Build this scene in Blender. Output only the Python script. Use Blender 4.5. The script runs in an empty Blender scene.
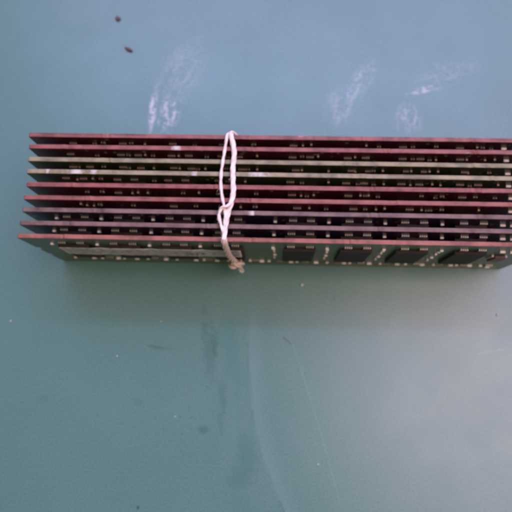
import bpy, bmesh, math, random
from mathutils import Vector, Matrix, noise
random.seed(7)
MM = 0.001
scene = bpy.context.scene
C = scene.collection

# ------------------------------------------------------------------ camera
cam_d = bpy.data.cameras.new('camera')
cam = bpy.data.objects.new('camera', cam_d); C.objects.link(cam)
cam.location = (64.104*MM, -29.557*MM, 155.694*MM)
cam.rotation_euler = (0.20055, 0.02658, 0.02477)
cam_d.sensor_width = 36.0
cam_d.lens = 36.0*519.0/512.0
cam_d.clip_start = 0.005
cam_d.clip_end = 20.0
cam_d.dof.use_dof = True
cam_d.dof.focus_distance = 0.100
cam_d.dof.aperture_fstop = 27.0
scene.camera = cam

# ------------------------------------------------------------------ ambient light of the room
world = bpy.data.worlds.new('World'); scene.world = world
world.use_nodes = True
wt = world.node_tree
bg = wt.nodes['Background']
bg.inputs['Color'].default_value = (1.0, 0.87, 0.58, 1)
# a room: pale ceiling overhead, dimmer walls towards the horizon
wc = wt.nodes.new('ShaderNodeTexCoord'); wx = wt.nodes.new('ShaderNodeSeparateXYZ')
wr = wt.nodes.new('ShaderNodeMapRange')
wt.links.new(wc.outputs['Generated'], wx.inputs[0]); wt.links.new(wx.outputs['Z'], wr.inputs['Value'])
for k, v in (('From Min', 0.0), ('From Max', 1.0), ('To Min', 0.10), ('To Max', 0.58)): wr.inputs[k].default_value = v
wt.links.new(wr.outputs['Result'], bg.inputs['Strength'])

def area(name, loc, target, sx, sy, power, col):
    d = bpy.data.lights.new(name, 'AREA'); d.shape = 'RECTANGLE'
    d.size = sx; d.size_y = sy; d.energy = power; d.color = col
    o = bpy.data.objects.new(name, d); C.objects.link(o)
    o.location = loc
    o.rotation_euler = (Vector(target)-Vector(loc)).to_track_quat('-Z', 'Y').to_euler()
    return o
tgt = (0.066, 0.01, 0.0)
# long ceiling tube behind the stack, 31 degrees off the zenith: shadow falls to the front
tube = area('ceiling_tube_lamp', (0.06, 0.84, 1.36), tgt, 1.4, 0.10, 7.5, (0.26, 0.55, 1.0))
# big cool window high behind the table: the bluish sheen on the paint beyond the stack
win_back = area('window_light_back', (0.42, 0.99, 1.36), tgt, 2.6, 1.15, 36.0, (0.66, 0.50, 0.97))
# unseen cool light added high on the left to blue the table
fill_left = area('fill_light_left', (-0.72, 0.42, 1.32), tgt, 0.5, 0.9, 1.3, (0.50, 0.42, 1.0))
# pale warm window to the right: the pinkish sheen at lower right
win = area('window_light_right', (0.76, -0.09, 1.35), tgt, 0.66, 0.84, 14.0, (1.0, 0.70, 0.74))

vs = scene.view_settings
vs.view_transform = 'Standard'; vs.look = 'None'; vs.gamma = 1; vs.use_curve_mapping = False
vs.exposure = 0.0

# ------------------------------------------------------------------ node helpers
class NT:
    def __init__(s, name):
        s.m = bpy.data.materials.new(name); s.m.use_nodes = True
        s.t = s.m.node_tree; s.n = s.t.nodes; s.b = s.n['Principled BSDF']
        s.obj = s.n.new('ShaderNodeTexCoord').outputs['Object']
    def link(s, a, b): s.t.links.new(a, b)
    def put(s, sock, v):
        if hasattr(v, 'is_output'): s.link(v, sock)
        else: sock.default_value = v
    def math(s, op, a, b=0.0, c=0.0, clamp=False):
        n = s.n.new('ShaderNodeMath'); n.operation = op; n.use_clamp = clamp
        for i, v in enumerate((a, b, c)): s.put(n.inputs[i], v)
        return n.outputs[0]
    def mix(s, f, a, b, mode='MIX'):
        n = s.n.new('ShaderNodeMix'); n.data_type = 'RGBA'; n.blend_type = mode
        s.put(n.inputs['Factor'], f); s.put(n.inputs['A'], a); s.put(n.inputs['B'], b)
        return n.outputs['Result']
    def ss(s, v, lo, hi, o0=0.0, o1=1.0):
        n = s.n.new('ShaderNodeMapRange'); n.interpolation_type = 'SMOOTHSTEP'
        s.put(n.inputs['Value'], v)
        for k, q in (('From Min', lo), ('From Max', hi), ('To Min', o0), ('To Max', o1)): n.inputs[k].default_value = q
        return n.outputs['Result']
    def mapping(s, loc=(0,0,0), rot=0.0, scale=(1,1,1), vec=None):
        n = s.n.new('ShaderNodeMapping'); n.vector_type = 'TEXTURE'
        n.inputs['Location'].default_value = loc; n.inputs['Rotation'].default_value = (0,0,rot)
        n.inputs['Scale'].default_value = scale
        s.link(vec or s.obj, n.inputs['Vector']); return n.outputs[0]
    def noise(s, scale, detail=4, rough=.55, vec=None, dist=0.0):
        n = s.n.new('ShaderNodeTexNoise'); n.inputs['Scale'].default_value = scale
        n.inputs['Detail'].default_value = detail; n.inputs['Roughness'].default_value = rough
        n.inputs['Distortion'].default_value = dist
        s.link(vec or s.obj, n.inputs['Vector']); return n.outputs['Fac']
    def voro(s, scale, vec=None, feat='F1'):
        n = s.n.new('ShaderNodeTexVoronoi'); n.feature = feat; n.inputs['Scale'].default_value = scale
        s.link(vec or s.obj, n.inputs['Vector']); return n.outputs['Distance']
    def xyz(s, vec=None):
        n = s.n.new('ShaderNodeSeparateXYZ'); s.link(vec or s.obj, n.inputs[0]); return n.outputs
    def length(s, vec):
        n = s.n.new('ShaderNodeVectorMath'); n.operation = 'LENGTH'; s.link(vec, n.inputs[0]); return n.outputs['Value']
    def bump(s, h, strength, dist):
        n = s.n.new('ShaderNodeBump'); n.inputs['Strength'].default_value = strength
        n.inputs['Distance'].default_value = dist; s.link(h, n.inputs['Height']); s.link(n.outputs[0], s.b.inputs['Normal'])
    def set(s, **k):
        names = {'col':'Base Color','rough':'Roughness','metal':'Metallic','spec':'Specular IOR Level','sheen':'Sheen Weight','coat':'Coat Weight','sss':'Subsurface Weight'}
        for a, v in k.items(): s.put(s.b.inputs[names[a]], v)
        return s
def rgb(*c): return (*c, 1.0)

# ------------------------------------------------------------------ materials
def mat_table():
    t = NT('painted_table')
    base = rgb(.058, .200, .215)
    n1 = t.noise(14, 5); n2 = t.noise(160, 4); n3 = t.noise(1400, 2)
    col = t.mix(t.ss(n1, .3, .7), rgb(.066,.170,.152), rgb(.080,.190,.170))
    col = t.mix(t.math('MULTIPLY', t.ss(n2, .42, .75), .35), col, rgb(.092,.190,.172))
    col = t.mix(t.math('MULTIPLY', t.ss(n3, .46, .68), .50), col, rgb(.10,.205,.19))
    gr = t.noise(2200, 3, .7)
    col = t.mix(t.ss(gr, .40, .64, 0, .55), col, rgb(.040,.120,.115))
    gt = t.math('MULTIPLY', t.ss(t.voro(300), .11, .04), t.ss(t.noise(55, 3), .52, .60))
    col = t.mix(t.math('MULTIPLY', gt, .5), col, rgb(.028,.085,.078))
    x, y, z = t.xyz()
    # long curved wipe mark: greener on its left, a pale strip on its right
    fc = t.n.new('ShaderNodeFloatCurve')
    pts = [(-.100,.090),(-.0704,.069),(-.0516,.0611),(-.035,.0583),(-.0205,.0572),(.02,.0560)]
    cv = fc.mapping.curves[0]
    u = lambda yy: (yy+.1)/.12
    cv.points[0].location = (u(pts[0][0]), pts[0][1]*8); cv.points[1].location = (u(pts[-1][0]), pts[-1][1]*8)
    for p in pts[1:-1]: cv.points.new(u(p[0]), p[1]*8)
    fc.mapping.update()
    t.link(t.math('DIVIDE', t.math('ADD', y, .1), .12, clamp=True), fc.inputs['Value'])
    g = t.math('DIVIDE', fc.outputs[0], 8.0)
    wob = t.math('MULTIPLY', t.math('SUBTRACT', t.noise(90, 3), .5), .0024)
    d = t.math('ADD', t.math('SUBTRACT', x, g), wob)
    front = t.ss(y, -.010, -.022)
    blot = t.ss(t.noise(1, 4, .6, t.mapping(scale=(.006,.020,1))), .42, .68)
    left = t.math('MULTIPLY', t.math('MULTIPLY', t.ss(d, -.016, -.009), t.ss(d, .0008, -.001)), blot)
    col = t.mix(t.math('MULTIPLY', t.math('MULTIPLY', left, front), .48), col, rgb(.030,.150,.140))
    pale = t.math('MULTIPLY', t.ss(d, -.0002, .0008), t.ss(d, .006, .001))
    col = t.mix(t.math('MULTIPLY', t.math('MULTIPLY', pale, front), .11), col, rgb(.22,.33,.36))
    line = t.math('MULTIPLY', t.ss(t.math('ABSOLUTE', d), .0005, .0001), t.ss(t.noise(1, 3, .6, t.mapping(scale=(.05,.006,1))), .45, .6))
    col = t.mix(t.math('MULTIPLY', t.math('MULTIPLY', line, front), .32), col, rgb(.020,.085,.09))
    # greyer on the right of it: pale sheen put into the colour
    right = t.math('MULTIPLY', t.ss(d, .000, .045), t.ss(y, .0, -.03))
    col = t.mix(t.math('MULTIPLY', right, .12), col, rgb(.21,.275,.30))
    # fine pale scratches
    def scratch(x0, y0, x1, y1, w, amt, c, bend=.0):
        nonlocal col
        L = math.hypot(x1-x0, y1-y0); a = math.atan2(y1-y0, x1-x0)
        v = t.mapping(loc=((x0+x1)/2, (y0+y1)/2, 0), rot=a)
        sx, sy, _ = t.xyz(v)
        off = t.math('MULTIPLY', t.math('MULTIPLY', sx, sx), bend)
        dd = t.math('ABSOLUTE', t.math('ADD', sy, off))
        m = t.math('MULTIPLY', t.ss(dd, w, w*.25), t.ss(t.math('ABSOLUTE', sx), L/2, L/2*.8))
        m = t.math('MULTIPLY', m, t.ss(t.noise(500, 3), .30, .62))
        col = t.mix(t.math('MULTIPLY', m, amt), col, c)
    pw = rgb(.36,.44,.48)
    scratch(.0698,-.020,.0856,-.070,.00030,.10,pw,1.2)
    scratch(.124,-.026,.134,-.024,.0004,.14,pw)
    scratch(.0675,-.0222,.0705,-.0245,.0004,.6,rgb(.03,.06,.06))
    scratch(.0270,-.0258,.0355,-.0268,.00035,.5,rgb(.03,.09,.09))
    scratch(.0305,-.0245,.0325,-.0272,.00035,.5,rgb(.03,.09,.09))
    scratch(.0820,-.0120,.0833,-.0098,.0004,.4,rgb(.03,.06,.06))
    scratch(.0985,-.0165,.101,-.013,.0004,.3,rgb(.03,.06,.06))
    # dark blots
    def blotm(cx, cy, rx, ry, rot, amt, c, n=300, lo=.35, hi=.6):
        nonlocal col
        r = t.length(t.mapping(loc=(cx,cy,0), rot=rot, scale=(rx,ry,1)))
        r = t.math('ADD', r, t.math('MULTIPLY', t.math('SUBTRACT', t.noise(n*2.2, 5, .7), .5), 2.2))
        m = t.math('MULTIPLY', t.ss(r, 1.0, .25), amt)
        col = t.mix(m, col, c)
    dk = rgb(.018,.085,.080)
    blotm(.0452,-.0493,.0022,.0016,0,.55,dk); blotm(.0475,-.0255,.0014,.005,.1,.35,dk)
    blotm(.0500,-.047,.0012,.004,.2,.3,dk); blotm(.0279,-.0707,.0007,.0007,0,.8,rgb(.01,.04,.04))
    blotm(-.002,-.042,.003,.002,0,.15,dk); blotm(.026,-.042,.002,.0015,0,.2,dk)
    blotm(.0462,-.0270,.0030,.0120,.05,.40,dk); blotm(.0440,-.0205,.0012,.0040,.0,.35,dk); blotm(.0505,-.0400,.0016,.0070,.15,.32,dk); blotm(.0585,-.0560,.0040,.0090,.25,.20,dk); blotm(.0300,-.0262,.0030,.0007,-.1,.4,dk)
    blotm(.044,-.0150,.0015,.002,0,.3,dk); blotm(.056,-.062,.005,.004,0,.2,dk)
    # whitish rubbed scuffs behind the stack
    rough = t.math('ADD', .27, t.math('MULTIPLY', t.noise(60, 4), .16))
    def scuff(cx, cy, rx, ry, rot, amt, sx=.0011, sy=.009, lo=.42, hi=.66, nd=5):
        nonlocal col, rough
        v = t.mapping(loc=(cx,cy,0), rot=rot, scale=(rx,ry,1))
        r = t.length(v)
        r = t.math('ADD', r, t.math('MULTIPLY', t.math('SUBTRACT', t.noise(220, 4), .5), .7))
        st = t.noise(1, nd, .62, t.mapping(loc=(cx,cy,0), rot=rot, scale=(sx,sy,1)), .6)
        gr = t.noise(700, 3, .6)
        st = t.math('ADD', st, t.math('MULTIPLY', t.math('SUBTRACT', gr, .5), .85))
        m = t.math('MULTIPLY', t.math('MULTIPLY', t.ss(r, 1.0, .25), t.ss(st, lo, hi)), amt, clamp=True)
        col = t.mix(m, col, rgb(.56,.56,.64))
        rough = t.math('ADD', rough, t.math('MULTIPLY', m, .15), clamp=True)
    scuff(.0243,.0500,.0017,.0105,-.06,.75, .0009,.012, .34,.62)
    scuff(.0295,.0485,.0045,.0090,-.12,.58, .0012,.006, .42,.68)
    scuff(.0325,.0640,.0105,.0170,-.42,.16, .002,.012, .30,.75)
    scuff(.0920,.0610,.0042,.0120,-.50,.26, .002,.008, .38,.70)
    scuff(.0850,.0520,.0060,.0100,-.20,.22, .002,.008, .36,.72)
    scuff(.1125,.0580,.0085,.0018,.28,.45, .006,.001, .38,.66)
    scuff(.1070,.0480,.0055,.0070,-.10,.26, .0014,.006, .40,.68)
    scuff(.120,.064,.015,.006,.35,.12, .006,.002, .36,.7)
    t.set(col=col, rough=rough, spec=.6)
    h = t.math('ADD', t.noise(900, 3), t.math('MULTIPLY', t.noise(120, 3), 2.0))
    t.bump(h, .05, .0003)
    return t.m

def mat_edge(name, c, wear, seed, marks=()):
    t = NT(name); c = (c[0]*.55, c[1]*.51, c[2]*.47)
    v = t.mapping(loc=(seed*.37, seed*.11, 0))
    lam = t.noise(1, 3, .6, t.mapping(loc=(seed*.37,0,0), scale=(.012,.0004,.012)))
    n = t.noise(260, 4, .6, v)
    dark = rgb(*(q*.55 for q in c)); lite = rgb(*(min(1, q*1.30+.015) for q in c))
    col = t.mix(t.ss(n, .3, .7), dark, lite)
    col = t.mix(t.math('MULTIPLY', t.ss(lam, .40, .62), .45), col, rgb(*(min(1, q*1.45+.03) for q in c)))
    ch = t.noise(1, 4, .65, t.mapping(loc=(seed*.53,0,0), scale=(.010,.003,.010)))
    col = t.mix(t.math('MULTIPLY', t.ss(ch, .66, .74), wear), col, rgb(.86,.82,.80))
    x = t.xyz()[0]
    for mx, mw in marks:
        m = t.ss(t.math('ABSOLUTE', t.math('SUBTRACT', x, mx*MM)), mw*1.3*MM, 0.0)
        m = t.ss(t.math('ADD', m, t.math('MULTIPLY', t.math('SUBTRACT', t.noise(520, 5, .7, v), .5), 1.6)), .45, 1.05)
        col = t.mix(t.math('MULTIPLY', m, .75), col, rgb(.62,.60,.56))
    t.set(col=col, rough=.55, spec=.4)
    t.bump(n, .45, .0003)
    return t.m

def mat_mask(name, c, seed):
    t = NT(name)
    v = t.mapping(loc=(seed*.21, 0, seed*.13))
    n = t.noise(120, 4, .6, v)
    x, y, z = t.xyz()
    # copper traces under the lacquer: fine stepped lines
    w = t.n.new('ShaderNodeTexWave'); w.wave_type = 'BANDS'; w.bands_direction = 'X'
    w.inputs['Scale'].default_value = 340; w.inputs['Distortion'].default_value = 7
    w.inputs['Detail'].default_value = 2; w.inputs['Detail Scale'].default_value = .6
    t.link(v, w.inputs['Vector'])
    tr = t.math('MULTIPLY', t.ss(w.outputs['Fac'], .62, .78), t.ss(t.noise(45, 2, .5, v), .44, .52))
    via = t.ss(t.voro(420, v), .24, .16)
    via = t.math('MULTIPLY', via, t.ss(t.noise(80, 2, .5, v), .5, .58))
    col = t.mix(t.ss(n, .3, .7), rgb(*(q*.85 for q in c)), rgb(*(q*1.12 for q in c)))
    col = t.mix(t.math('MULTIPLY', tr, .25), col, rgb(*(q*1.7+.012 for q in c)))
    col = t.mix(t.math('MULTIPLY', via, .5), col, rgb(.42,.40,.32))
    t.set(col=col, rough=.36, spec=.45)
    t.bump(tr, .10, .0001)
    return t.m

def simple(name, c, rough=.5, metal=0.0, spec=.5, var=.25, scale=300, bump=0.0):
    t = NT(name)
    n = t.noise(scale, 4)
    col = t.mix(t.ss(n, .3, .7), rgb(*(q*(1-var) for q in c)), rgb(*(min(1,q*(1+var)) for q in c)))
    t.set(col=col, rough=t.math('ADD', rough-.06, t.math('MULTIPLY', n, .12)), metal=metal, spec=spec)
    if bump: t.bump(n, bump, .0002)
    return t.m

def mat_paper():
    t = NT('sticker_paper')
    n = t.noise(90, 5); x, y, z = t.xyz()
    col = t.mix(t.ss(n, .3, .7), rgb(.72,.67,.64), rgb(.88,.84,.80))
    col = t.mix(t.math('MULTIPLY', t.ss(t.noise(700, 4), .50, .62), .70), col, rgb(.42,.35,.31))
    # faded, unreadable ink smudge towards the right end
    sm = t.noise(1, 5, .7, t.mapping(scale=(.0007,.001,.0016)))
    win_ = t.math('MULTIPLY', t.ss(t.math('ABSOLUTE', t.math('SUBTRACT', x, -.0232)), .0034, .0022), t.ss(t.math('ABSOLUTE', t.math('SUBTRACT', z, .0188)), .0032, .0022))
    col = t.mix(t.math('MULTIPLY', t.math('MULTIPLY', t.ss(sm, .48, .58), win_), .75), col, rgb(.10,.09,.09))
    t.set(col=col, rough=.5, spec=.4); t.bump(n, .2, .0003)
    return t.m

def mat_string(browner=False):
    t = NT('brown_string_fibre' if browner else 'white_string_fibre')
    n = t.noise(900, 4); n2 = t.noise(70, 3)
    col = t.mix(t.ss(n, .3, .7), rgb(.74,.63,.58), rgb(.92,.84,.79))
    col = t.mix(t.math('MULTIPLY', t.ss(n2, .5, .75), .4), col, rgb(.62,.50,.47))
    if browner: col = t.mix(t.ss(n2, .15, .6, .45, .95), col, rgb(.46,.35,.285))  # browner fibre for the front strand, knot, tails and underside run
    t.set(col=col, rough=.6, spec=.35, sheen=.2); t.bump(n, .5, .0002)
    return t.m

M_TABLE = mat_table()
M_CHIP = simple('black_epoxy', (.022,.013,.011), .6, 0, .25, .4, 400, .2)
M_SOLDER = simple('solder', (.54,.50,.45), .38, .45, .5, .12, 900)
M_DULL = simple('dull_solder', (.34,.26,.18), .5, .2, .4, .2, 900)
M_CERAM = simple('capacitor_ceramic', (.42,.31,.22), .5)
M_CAPW = simple('capacitor_pale', (.80,.76,.72), .4)
M_RES = simple('resistor_black', (.035,.030,.030), .45)
M_GOLD = simple('gold_contact', (.40,.28,.13), .32, 1.0, .5, .12, 500)
M_PAPER = mat_paper()
M_STRING = mat_string(); M_STRING_BROWN = mat_string(True)
M_REDCHIP = simple('reddish_chip_epoxy', (.085,.035,.032), .5)

PINK = (.35,.125,.118); CREAM = (.35,.345,.215); LILAC = (.225,.150,.140); SALMON = (.40,.145,.112)
MARKS = {1: [(-28,2.2)], 3: [(-53.5,3.4),(-49,1.5),(-6.4,3.6),(-22.9,1.6),(-61,1.0)], 6: [(-8,1.5)]}
EDGE = [mat_edge('board_edge_%s' % n, c, w, s, MARKS.get(s-1, ())) for n, c, w, s in (
    ('dusty_pink',PINK,.25,1),('rose',(.36,.12,.112),.35,2),('cream',CREAM,.5,3),('pale_cream',(.39,.375,.245),.5,4),
    ('rose_pink',(.35,.105,.100),.2,5),('brick_pink',(.35,.115,.098),.2,6),('lilac',LILAC,.2,7),('mauve',(.235,.143,.138),.2,8),('salmon',SALMON,.15,9))]
MASKC = [(.060,.012,.020),(.066,.012,.020),(.034,.036,.014),(.030,.036,.014),(.060,.008,.016),(.064,.010,.018),(.030,.014,.040),(.032,.013,.038),(.070,.092,.058)]
MASK = [mat_mask('solder_mask_%02d' % i, c, i+1) for i, c in enumerate(MASKC)]

# ------------------------------------------------------------------ mesh helpers (all in mm)
def link(name, me, mats, parent=None, loc=(0,0,0)):
    if not me.materials:
        for m in mats: me.materials.append(m)
    o = bpy.data.objects.new(name, me); C.objects.link(o)
    o.location = [q*MM for q in loc]
    if parent: o.parent = parent
    return o
def tag(o, label=None, cat=None, group=None, kind=None):
    for k, v in (('label',label),('category',cat),('group',group),('kind',kind)):
        if v: o[k] = v
    return o
def bm_box(bm, x0, x1, y0, y1, z0, z1, mi=0):
    vs_ = [bm.verts.new((x*MM, y*MM, z*MM)) for x in (x0,x1) for y in (y0,y1) for z in (z0,z1)]
    for f in ((0,1,3,2),(4,6,7,5),(0,4,5,1),(2,3,7,6),(0,2,6,4),(1,5,7,3)):
        bm.faces.new([vs_[k] for k in f]).material_index = mi
def finish(bm, name, smooth=False):
    bmesh.ops.recalc_face_normals(bm, faces=bm.faces)
    me = bpy.data.meshes.new(name); bm.to_mesh(me); bm.free()
    if smooth: me.shade_smooth()
    return me

LEN, HT, TH = 133.35, 30.0, 1.14
KEYX = 54.9          # key notch, measured from the left end
def board_mesh(name, seed=0):
    rr = random.Random(seed)
    # outline in x (from the centre), z; front face is -y
    hx = LEN/2; P = []
    def arc(cx, cz, r, a0, a1, n=8):
        for k in range(n+1):
            a = a0+(a1-a0)*k/n; P.append((cx+r*math.cos(a), cz+r*math.sin(a)))
    kx = KEYX-hx
    P += [(-hx+.6,0),(kx-.85,0),(kx-.85,3.2)]
    arc(kx, 3.2, .85, math.pi, 0, 6); P += [(kx+.85,0),(hx-.6,0),(hx,.6)]
    arc(hx, 9.5, .9, -math.pi/2, -3*math.pi/2, 6)
    arc(hx, 17.6, 1.5, -math.pi/2, -3*math.pi/2, 8)
    P += [(hx,HT-.35),(hx-.35,HT)]
    # routed top edge: slightly uneven, with the nubs of the break-off tabs
    tabs = sorted((rr.uniform(-58,-44), rr.uniform(-20,-6), rr.uniform(16,30), rr.uniform(46,58)), reverse=True)
    x = hx-2.0
    while x > -hx+2:
        d = min(abs(x-tb) for tb in tabs)
        P.append((x, HT+rr.uniform(-.03,.03)+(rr.uniform(-.16,.12) if d < 1.8 else 0)))
        x -= .55 if d < 2.4 else 1.7
    P += [(-hx+.35,HT),(-hx,HT-.35)]
    arc(-hx, 17.6, 1.5, math.pi/2, -math.pi/2, 8)
    arc(-hx, 9.5, .9, math.pi/2, -math.pi/2, 6); P += [(-hx,.6)]
    Q = []
    for p in P:
        if not Q or math.hypot(p[0]-Q[-1][0], p[1]-Q[-1][1]) > .02: Q.append(p)
    bm = bmesh.new()
    t = TH/2; b = .07
    # three rings each side give a tiny broken edge
    ring = []
    n = len(Q)
    def inset(k, d):
        p0, p1, p2 = Vector(Q[k-1]), Vector(Q[k]), Vector(Q[(k+1) % n])
        a = (p1-p0).normalized(); c = (p2-p1).normalized()
        nn = Vector((-a.y,a.x))+Vector((-c.y,c.x)); nn.normalize()
        return p1+nn*d
    for y, d in ((-t,b),(-t+b,0),(t-b,0),(t,b)):
        ring.append([bm.verts.new((inset(k,d).x*MM, y*MM, inset(k,d).y*MM)) for k in range(n)])
    for a, c in zip(ring, ring[1:]):
        for k in range(n): bm.faces.new((a[k], a[(k+1) % n], c[(k+1) % n], c[k])).material_index = 1 if min(Q[k][1], Q[(k+1) % n][1]) > 20 else 0
    bm.faces.new(ring[0]).material_index = 0
    bm.faces.new(ring[-1][::-1]).material_index = 0
    return finish(bm, name)

def chip_mesh(name, w, h, d, bev=.12):
    bm = bmesh.new(); bm_box(bm, -w/2, w/2, -d, 0, -h/2, h/2)
    bmesh.ops.bevel(bm, geom=bm.edges[:], offset=bev*MM, segments=2, profile=.5, affect='EDGES')
    # moulded pin-one dimple ring standing a hair proud
    return finish(bm, name)
ME_CHIP = chip_mesh('memory_chip', 8.2, 13.6, .98)
def array_mesh(name='resistor_array'):
    bm = bmesh.new()
    bm_box(bm, -1.05, 1.05, -.36, 0, -.42, .42, 0)
    for k in range(4):
        x = -.78+.52*k
        for s in (-1, 1):
            z0, z1 = (.28,.52) if s > 0 else (-.52,-.28)
            bm_box(bm, x-.12, x+.12, -.38, 0, z0, z1, 1)
    return finish(bm, name)
ME_ARR = array_mesh(); ME_ARRD = array_mesh('resistor_array_dull')
def cap_mesh(name, w, h, d):
    bm = bmesh.new()
    bm_box(bm, -w/2+.22, w/2-.22, -d, 0, -h/2, h/2, 0)
    for s in (-1, 1):
        a, b = (w/2-.24, w/2) if s > 0 else (-w/2, -w/2+.24)
        bm_box(bm, a, b, -d-.03, 0, -h/2-.02, h/2+.02, 1)
    bmesh.ops.bevel(bm, geom=bm.edges[:], offset=.05*MM, segments=1, affect='EDGES')
    return finish(bm, name)
ME_CAP = cap_mesh('capacitor', 1.0, .55, .5)
ME_CAPB = cap_mesh('capacitor_large', 1.35, .7, .6)
ME_CAPD = cap_mesh('capacitor_dark', 1.0, .9, .55)
ME_CAPDS = cap_mesh('capacitor_dark_small', 1.0, .55, .5)
ME_CAPV = cap_mesh('capacitor_upright', .85, .75, .5)
def contacts_mesh():
    bm = bmesh.new(); hx = LEN/2
    k = 0; x = 2.2
    while x < LEN-2.2:
        if abs(x-KEYX) > 1.6:
            bm_box(bm, x-.38-hx, x+.38-hx, -.035, 0, .45, 2.95)
        x += 1.0
    return finish(bm, 'contact_strip')
ME_CON = contacts_mesh()
def sop_mesh():
    bm = bmesh.new(); bm_box(bm, -1.5, 1.5, -.95, -.1, -2.2, 2.2, 0)
    bmesh.ops.bevel(bm, geom=bm.edges[:], offset=.1*MM, segments=1, affect='EDGES')
    for s in (-1, 1):
        for k in range(4):
            z = -1.6+k*1.07; a, b = (1.5,2.1) if s > 0 else (-2.1,-1.5)
            bm_box(bm, a, b, -.45, 0, z-.17, z+.17, 1)
    return finish(bm, 'small_chip')
ME_SOP = sop_mesh()

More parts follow.
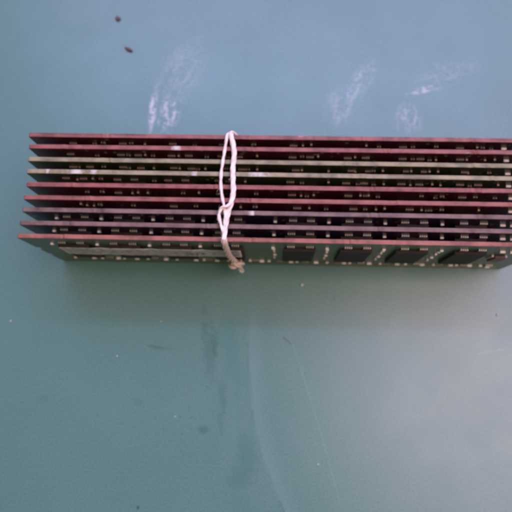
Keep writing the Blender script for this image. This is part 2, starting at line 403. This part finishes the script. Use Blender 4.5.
CHIPX = [12.4, 25.9, 39.4, 52.7, 71.5, 86.0, 100.3, 115.2]
FY = -TH/2
WC = [M_CAPW, M_SOLDER]; DC = [M_RES, M_DULL]
def module(idx, x_off, y, rotz, lean, label, style):
    root = bpy.data.objects.new('memory_module', None); C.objects.link(root)
    root.empty_display_size = .01
    root.location = ((LEN/2+x_off)*MM, y*MM, 0); root.rotation_euler = (lean, 0, rotz)
    tag(root, label, 'memory module', 'memory modules tied in one bundle')
    me = board_mesh('circuit_board', idx); link('circuit_board', me, [MASK[idx], EDGE[idx]], root)
    rnd = random.Random(100+idx)
    hx = LEN/2
    cz = 17.6 if style != 'plain' else 16.4
    for cx in CHIPX:
        link('memory_chip', ME_CHIP, [M_CHIP], root, (cx-hx, FY, cz))
        if idx > 0 and idx < 9:
            b = link('memory_chip', ME_CHIP, [M_CHIP], root, (cx-hx, -FY, cz)); b.rotation_euler = (0,0,math.pi)
    def arr(x, z, dull=False):
        o = link('resistor_array', ME_ARRD if dull else ME_ARR, [M_RES, M_DULL if dull else M_SOLDER], root, (x-hx, FY, z)); o.rotation_euler = (0, rnd.uniform(-.05,.05), 0)
    def cap(x, z, me=ME_CAP, rot=0.0, mats=None):
        o = link('capacitor', me, mats or [M_CERAM, M_SOLDER], root, (x-hx, FY, z)); o.rotation_euler = (0, rot, 0); return o
    for k, cx in enumerate(CHIPX):
        if style == 'arrays':
            arr(cx-2.3+rnd.uniform(-.15,.15), 25.75+rnd.uniform(-.1,.1)); arr(cx+2.4+rnd.uniform(-.15,.15), 25.75+rnd.uniform(-.1,.1))
            xx = (7.0,18.9,32.6,45.8,64.6,78.5,93.0,107.6)[k]
            cap(xx, 24.9, ME_CAPV, 0.0, WC)
        elif style == 'mixed':
            ox = (0, .8, -.6)[idx-1]
            arr(cx-2.4+ox, 26.3+rnd.uniform(-.3,.3), True)
            if rnd.random() < .8: arr(cx+2.2+ox, 26.2+rnd.uniform(-.3,.3), True)
            for dx in (-.3, 4.4, 6.6):
                if rnd.random() < .7: cap(cx+dx+rnd.uniform(-.5,.5), 26.4+rnd.uniform(-.7,.9), ME_CAPDS, rnd.choice((0, math.pi/2)), DC)
        else:
            ox = {0: .4, 4: -.7, 5: .9}[idx]
            if rnd.random() < .75: arr(cx-2.2+ox, 26.0+rnd.uniform(-.3,.3), True)
            for dx in (.5, 2.0, 3.4, 5.8):
                if rnd.random() < .6: cap(cx+dx+ox+rnd.uniform(-.5,.5), 26.3+rnd.uniform(-.7,.9), ME_CAPDS, rnd.choice((0, math.pi/2)), DC)
            if k % 3 == 0: cap(cx+6.6, 27.0, ME_CAPD, 0, DC)
    if style == 'arrays':
        cap(122.8, 25.2, ME_CAPB, 0.0, WC); cap(125.5, 24.8, ME_CAPB, 0.0, WC)
    else:
        cap(124.6, 26.4, ME_CAPB, .0, WC); cap(127.4, 26.8, ME_CAPB, .0, WC)
    con = link('contact_strip', ME_CON, [M_GOLD], root, (0, FY, 0)); con['kind'] = 'stuff'
    if idx == 8:
        # columns of capacitors between the bare chips
        for x in (64.8, 78.7, 93.0, 107.3):
            cap(x, 23.4, ME_CAPV, 0, WC); cap(x+.2, 20.4, ME_CAP, math.pi/2); cap(x+.4, 16.2, ME_CAPV, 0, WC); cap(x+.3, 12.5, ME_CAP, math.pi/2)
        # lower row, arrays and capacitors in turn
        x = 6.6; k = 0
        while x < 128:
            if abs(x-KEYX) > 2.0:
                z = 7.4-1.8*(x/LEN)
                if k % 3 == 1: arr(x, z)
                else: cap(x, z+rnd.uniform(-.25,.25), ME_CAPB if k % 3 else ME_CAPV, 0, WC)
            x += rnd.choice((1.7, 2.4, 2.1, 3.2)); k += 1
        s = link('small_chip', ME_SOP, [M_REDCHIP, M_SOLDER], root, (124.4-hx, FY, 17.6)); s.rotation_euler = (0, .12, 0)
        cap(129.3, 21.0, ME_CAP, math.pi/2); cap(127.2, 4.6, ME_CAPB, 0.0, WC)  # the last, pale one stands in for a glint on the contacts
        # paper sticker over the four left chips, sagging between them
        bm = bmesh.new(); nx, nz = 96, 10; x0, x1, z0, z1 = 8.4, 56.2, 15.9, 24.1
        g = []
        for j in range(nz+1):
            row = []
            for i in range(nx+1):
                x = x0+(x1-x0)*i/nx; z = z0+(z1-z0)*j/nz
                near = min(max(0, abs(x-c)-4.2) for c in CHIPX[:4])
                sag = .16*min(1, near/2.3)**2
                wob = .05*noise.noise(Vector((x*.3, z*.4, 3)))
                edge = .12*max(0, (abs(z-(z0+z1)/2)-3.6))*noise.noise(Vector((x*.15, 1, 0)))
                row.append(bm.verts.new(((x-hx)*MM, (FY-1.03+sag+wob-edge)*MM, z*MM)))
            g.append(row)
        for j in range(nz):
            for i in range(nx): bm.faces.new((g[j][i], g[j][i+1], g[j+1][i+1], g[j+1][i]))
        bmesh.ops.solidify(bm, geom=bm.faces[:], thickness=.07*MM)
        me = finish(bm, 'label_sticker', True)
        st = link('label_sticker', me, [M_PAPER], root); st['label'] = 'long grey paper sticker across the left chips'
    return root

# ------------------------------------------------------------------ table top
bm = bmesh.new(); bm_box(bm, -430, 560, -330, 420, -25, 0)
bmesh.ops.bevel(bm, geom=bm.edges[:], offset=2*MM, segments=2, affect='EDGES')
tag(link('table_top', finish(bm, 'table_top'), [M_TABLE]), 'worn blue-green painted table top under the bundle', kind='structure')

# ------------------------------------------------------------------ the nine modules, far to near
PITCH = 3.426
LAB = ['farthest memory module, dusty pink edge, against the open table behind',
       'second memory module from the back, pink edge behind the first cream one',
       'third memory module from the back, the farther of the two cream edges',
       'memory module with pale cream edge scuffed white, nearer of the two cream ones',
       'middle module, rose pink edge directly in front of the cream pair',
       'brick pink edged memory module directly behind the two lilac ones',
       'lilac edged memory module, the farther of the two lilac ones',
       'mauve edged memory module directly behind the green front module',
       'frontmost green memory module with salmon edge, grey sticker and bare chips']
STY = ['plain','mixed','mixed','mixed','plain','plain','arrays','arrays','arrays']
DX = [-.5,-.1,0,0,.4,.13,.15,-.13,-.33]
DYL = [0,.04,.10,.16,-.12,-.06,0,.08,.0]
LEAN = [.003,-.002,.003,.001,-.003,.002,-.002,.003,0.0]
DYR = [0,0,-.06,-.06,-.02,.02,.02,0,0]
for i in range(9):
    y = (8-i)*PITCH+(DYL[i]+DYR[i])/2
    module(i, DX[i], y, (DYR[i]-DYL[i])/LEN, LEAN[i], LAB[i], STY[i])

# ------------------------------------------------------------------ the string
def catmull(P, n=14):
    P = [Vector(p) for p in P]; P = [2*P[0]-P[1]]+P+[2*P[-1]-P[-2]]; out = []
    for k in range(1, len(P)-2):
        a, b, c, d = P[k-1:k+3]
        for i in range(n):
            t = i/n; out.append(.5*((2*b)+(c-a)*t+(2*a-5*b+4*c-d)*t*t+(3*b-a-3*c+d)*t**3))
    out.append(P[-2]); return out
def strand_mesh(name, P, plies, rply, roff, pitch, hairs=0, seed=0):
    path = catmull(P); bm = bmesh.new()
    # parallel frames
    T = [(path[min(k+1, len(path)-1)]-path[max(k-1, 0)]).normalized() for k in range(len(path))]
    U = [T[0].orthogonal().normalized()]
    for k in range(1, len(path)):
        u = U[-1]-T[k]*U[-1].dot(T[k]); U.append(u.normalized())
    s = [0]
    for k in range(1, len(path)): s.append(s[-1]+(path[k]-path[k-1]).length)
    ns = 10
    for p in range(plies):
        rings = []
        for k, c in enumerate(path):
            ph = 2*math.pi*(s[k]/pitch+p/plies); V = T[k].cross(U[k])
            wob = 1+.16*noise.noise(Vector((s[k]*.35, p*3.1, seed)))
            o = c+(U[k]*math.cos(ph)+V*math.sin(ph))*roff*wob if plies > 1 else c
            r = rply*(1+.14*noise.noise(Vector((s[k]*.8, p*7.7, seed+5))))
            rings.append([bm.verts.new((o+(U[k]*math.cos(a)+V*math.sin(a))*r)*MM) for a in (2*math.pi*q/ns for q in range(ns))])
        for a, b in zip(rings, rings[1:]):
            for q in range(ns): bm.faces.new((a[q], a[(q+1) % ns], b[(q+1) % ns], b[q]))
        bm.faces.new(rings[0][::-1]); bm.faces.new(rings[-1])
    rh = random.Random(seed+40)
    for h in range(hairs):                                  # loose fibres
        k = rh.randrange(2, len(path)-2); V = T[k].cross(U[k]); a = rh.uniform(0, 6.28)
        out = U[k]*math.cos(a)+V*math.sin(a); b = path[k]+out*(roff+rply*.7)
        tip = b+out*rh.uniform(.2,.8)+T[k]*rh.uniform(-1.2,1.2); mid = (b+tip)/2+out*.15
        pts = [b, mid, tip]; rings = []
        for q, c in enumerate(pts):
            rings.append([bm.verts.new((c+T[k]*math.cos(w)*.03+out.cross(T[k])*math.sin(w)*.03)*MM) for w in (0, 2.1, 4.2)])
        for c, d in zip(rings, rings[1:]):
            for q in range(3): bm.faces.new((c[q], c[(q+1) % 3], d[(q+1) % 3], d[q]))
    return finish(bm, name, True)
tie = bpy.data.objects.new('tie_string', None); C.objects.link(tie)
tie.location = (53*MM, -2*MM, 0); tie.empty_display_size = .01
tag(tie, 'white twisted string tied round the middle of the module bundle', 'string')
BK = 28.05            # back face of the bundle
def part(name, P, *a, mat=None, **k):
    o = link(name, strand_mesh(name, P, *a, **k), [mat or M_STRING], tie, (-53, 2, 0)); return o
zt = 30.75
# thin strand: up the back of the bundle, over the tops on the left side, down to the crossing
part('strand', [(54.6,BK+.9,14),(53.4,BK+.95,24),(52.3,BK+.6,28.9),(51.9,BK-.8,30.7),(51.6,24.6,30.75),(51.1,20.6,30.7),(50.75,16.8,30.75),(50.85,13.4,30.75),(51.4,10.2,30.8),(52.0,7.8,31.3),(52.3,5.6,31.5),(52.2,3.4,31.1),(52.2,1.2,31.1),(52.3,-.7,31.1)], 2, .31, .12, 6.5, seed=1, hairs=16)
# thick twisted strand on the right
part('strand', [(55.2,BK+1.0,14),(54.4,BK+1.1,24),(53.2,BK+.7,29.0),(52.9,BK-.7,31.0),(53.5,25.2,31.1),(53.95,22.2,31.0),(53.75,18.9,30.95),(53.85,15.2,30.95),(54.05,12.2,31.0),(53.7,9.6,31.05),(53.1,7.2,31.15),(52.6,4.6,31.1),(52.3,2.2,31.1),(52.2,.3,31.2),(52.3,-.8,31.1)], 4, .32, .36, 9.5, seed=2, hairs=26)
# loop that turns back over the crossing
part('loop', [(53.6,8.8,31.7),(52.7,8.0,32.2),(51.5,7.6,32.0),(50.8,6.6,31.4),(50.75,5.2,31.1),(51.2,3.6,31.1),(51.8,2.0,31.1),(52.0,.6,31.1),(52.0,-.6,30.9)], 2, .32, .14, 5.5, seed=3, hairs=8)
# both lie together over the front edge and down the face
part('strand', [(52.25,-.2,31.25),(52.3,-1.1,30.75),(52.45,-1.9,28.2),(52.7,-2.35,24.5),(53.0,-2.6,21),(53.5,-2.7,17.5),(54.0,-2.75,14.2),(54.4,-2.7,11.5)], 5, .33, .50, 13, hairs=10, seed=4, mat=M_STRING_BROWN)
# knot and its two short ends
part('knot', [(53.1,-3.2,16.0),(54.7,-3.8,15.7),(55.8,-3.2,14.2),(55.3,-2.4,12.7),(53.8,-2.6,12.2),(52.8,-3.3,13.2),(53.1,-4.0,14.8),(54.3,-4.1,15.4),(55.4,-3.6,13.8)], 2, .42, .38, 6.0, seed=5, mat=M_STRING_BROWN)
part('tail', [(54.6,-3.2,14.0),(54.8,-3.4,11.6),(55.0,-3.6,9.2),(55.2,-3.7,7.6)], 2, .44, .38, 9, seed=6, mat=M_STRING_BROWN)
part('tail_tip', [(55.15,-3.68,7.9),(55.3,-3.75,6.9),(55.4,-3.8,6.3)], 1, .66, 0, 3, seed=9)
part('tail', [(53.7,-3.2,13.4),(53.5,-3.4,11.0),(53.8,-3.3,9.0)], 1, .48, 0, 3, seed=7, mat=M_STRING_BROWN)
# underside run through the key notches and up the back
part('strand', [(54.5,-2.3,11),(54.75,-1.7,6),(KEYX,-1.2,2.4),(KEYX,1.5,2.0),(KEYX,8,2.0),(KEYX,16,2.0),(KEYX,24,2.0),(KEYX,BK+.6,2.4),(KEYX,BK+1.0,7),(54.9,BK+1.0,14.5)], 1, .55, 0, 3, seed=8, mat=M_STRING_BROWN)

# ------------------------------------------------------------------ crumbs and flecks on the table
def bit(name, x, y, r, sq, mat, label, cat, seed, group):
    bm = bmesh.new(); bmesh.ops.create_icosphere(bm, subdivisions=2, radius=1)
    for v in bm.verts:
        k = 1+.45*noise.noise(v.co*1.3+Vector((seed*5.1,0,0)))
        v.co = Vector((v.co.x*k*sq[0], v.co.y*k*sq[1], v.co.z*k*sq[2]))*r*MM
    lo = min(v.co.z for v in bm.verts)
    for v in bm.verts: v.co.z -= lo
    o = link(name, finish(bm, name), [mat], None, (x, y, 0.0)); o.rotation_euler = (0,0,seed*1.3)
    return tag(o, label, cat, group)
M_CRUMB = simple('brown_crumb', (.13,.085,.095), .8, 0, .3, .5, 900, .4)
M_FLECK = simple('white_fleck', (.42,.43,.42), .7, 0, .3, .1, 900)
bit('crumb', 10.2, 83.3, .85, (1,1.1,.5), M_CRUMB, 'round dark brown crumb near the top edge of the table', 'crumb', 1, 'brown crumbs')
bit('crumb', 14.8, 71.7, 1.0, (1.35,.6,.45), M_CRUMB, 'elongated brown crumb between the round crumb and the bundle', 'crumb', 2, 'brown crumbs')
for k, (x, y, r, lab) in enumerate((
    (73.3,-6.7,.72,'white fleck just in front of the first bare chip, nearest the bundle'),
    (-14.4,-19.5,.42,'white fleck near the left edge of the table'),
    (18.7,-29.1,.36,'white fleck below the left half of the bundle'),
    (130.9,-14.4,.40,'white fleck near the right end of the front module'),
    (78.2,-57.6,.34,'white fleck beside the long pale scratch near the bottom'),
    (31.2,-18.6,.26,'tiny white fleck at the front border of the bundle shadow'),
    (37.0,-45.8,.30,'white fleck next to the dark round blot at lower left'))):
    bit('fleck', x, y, r*.78, (1,.8,.5), M_FLECK, lab, 'fleck', k+3, 'white flecks on the table')
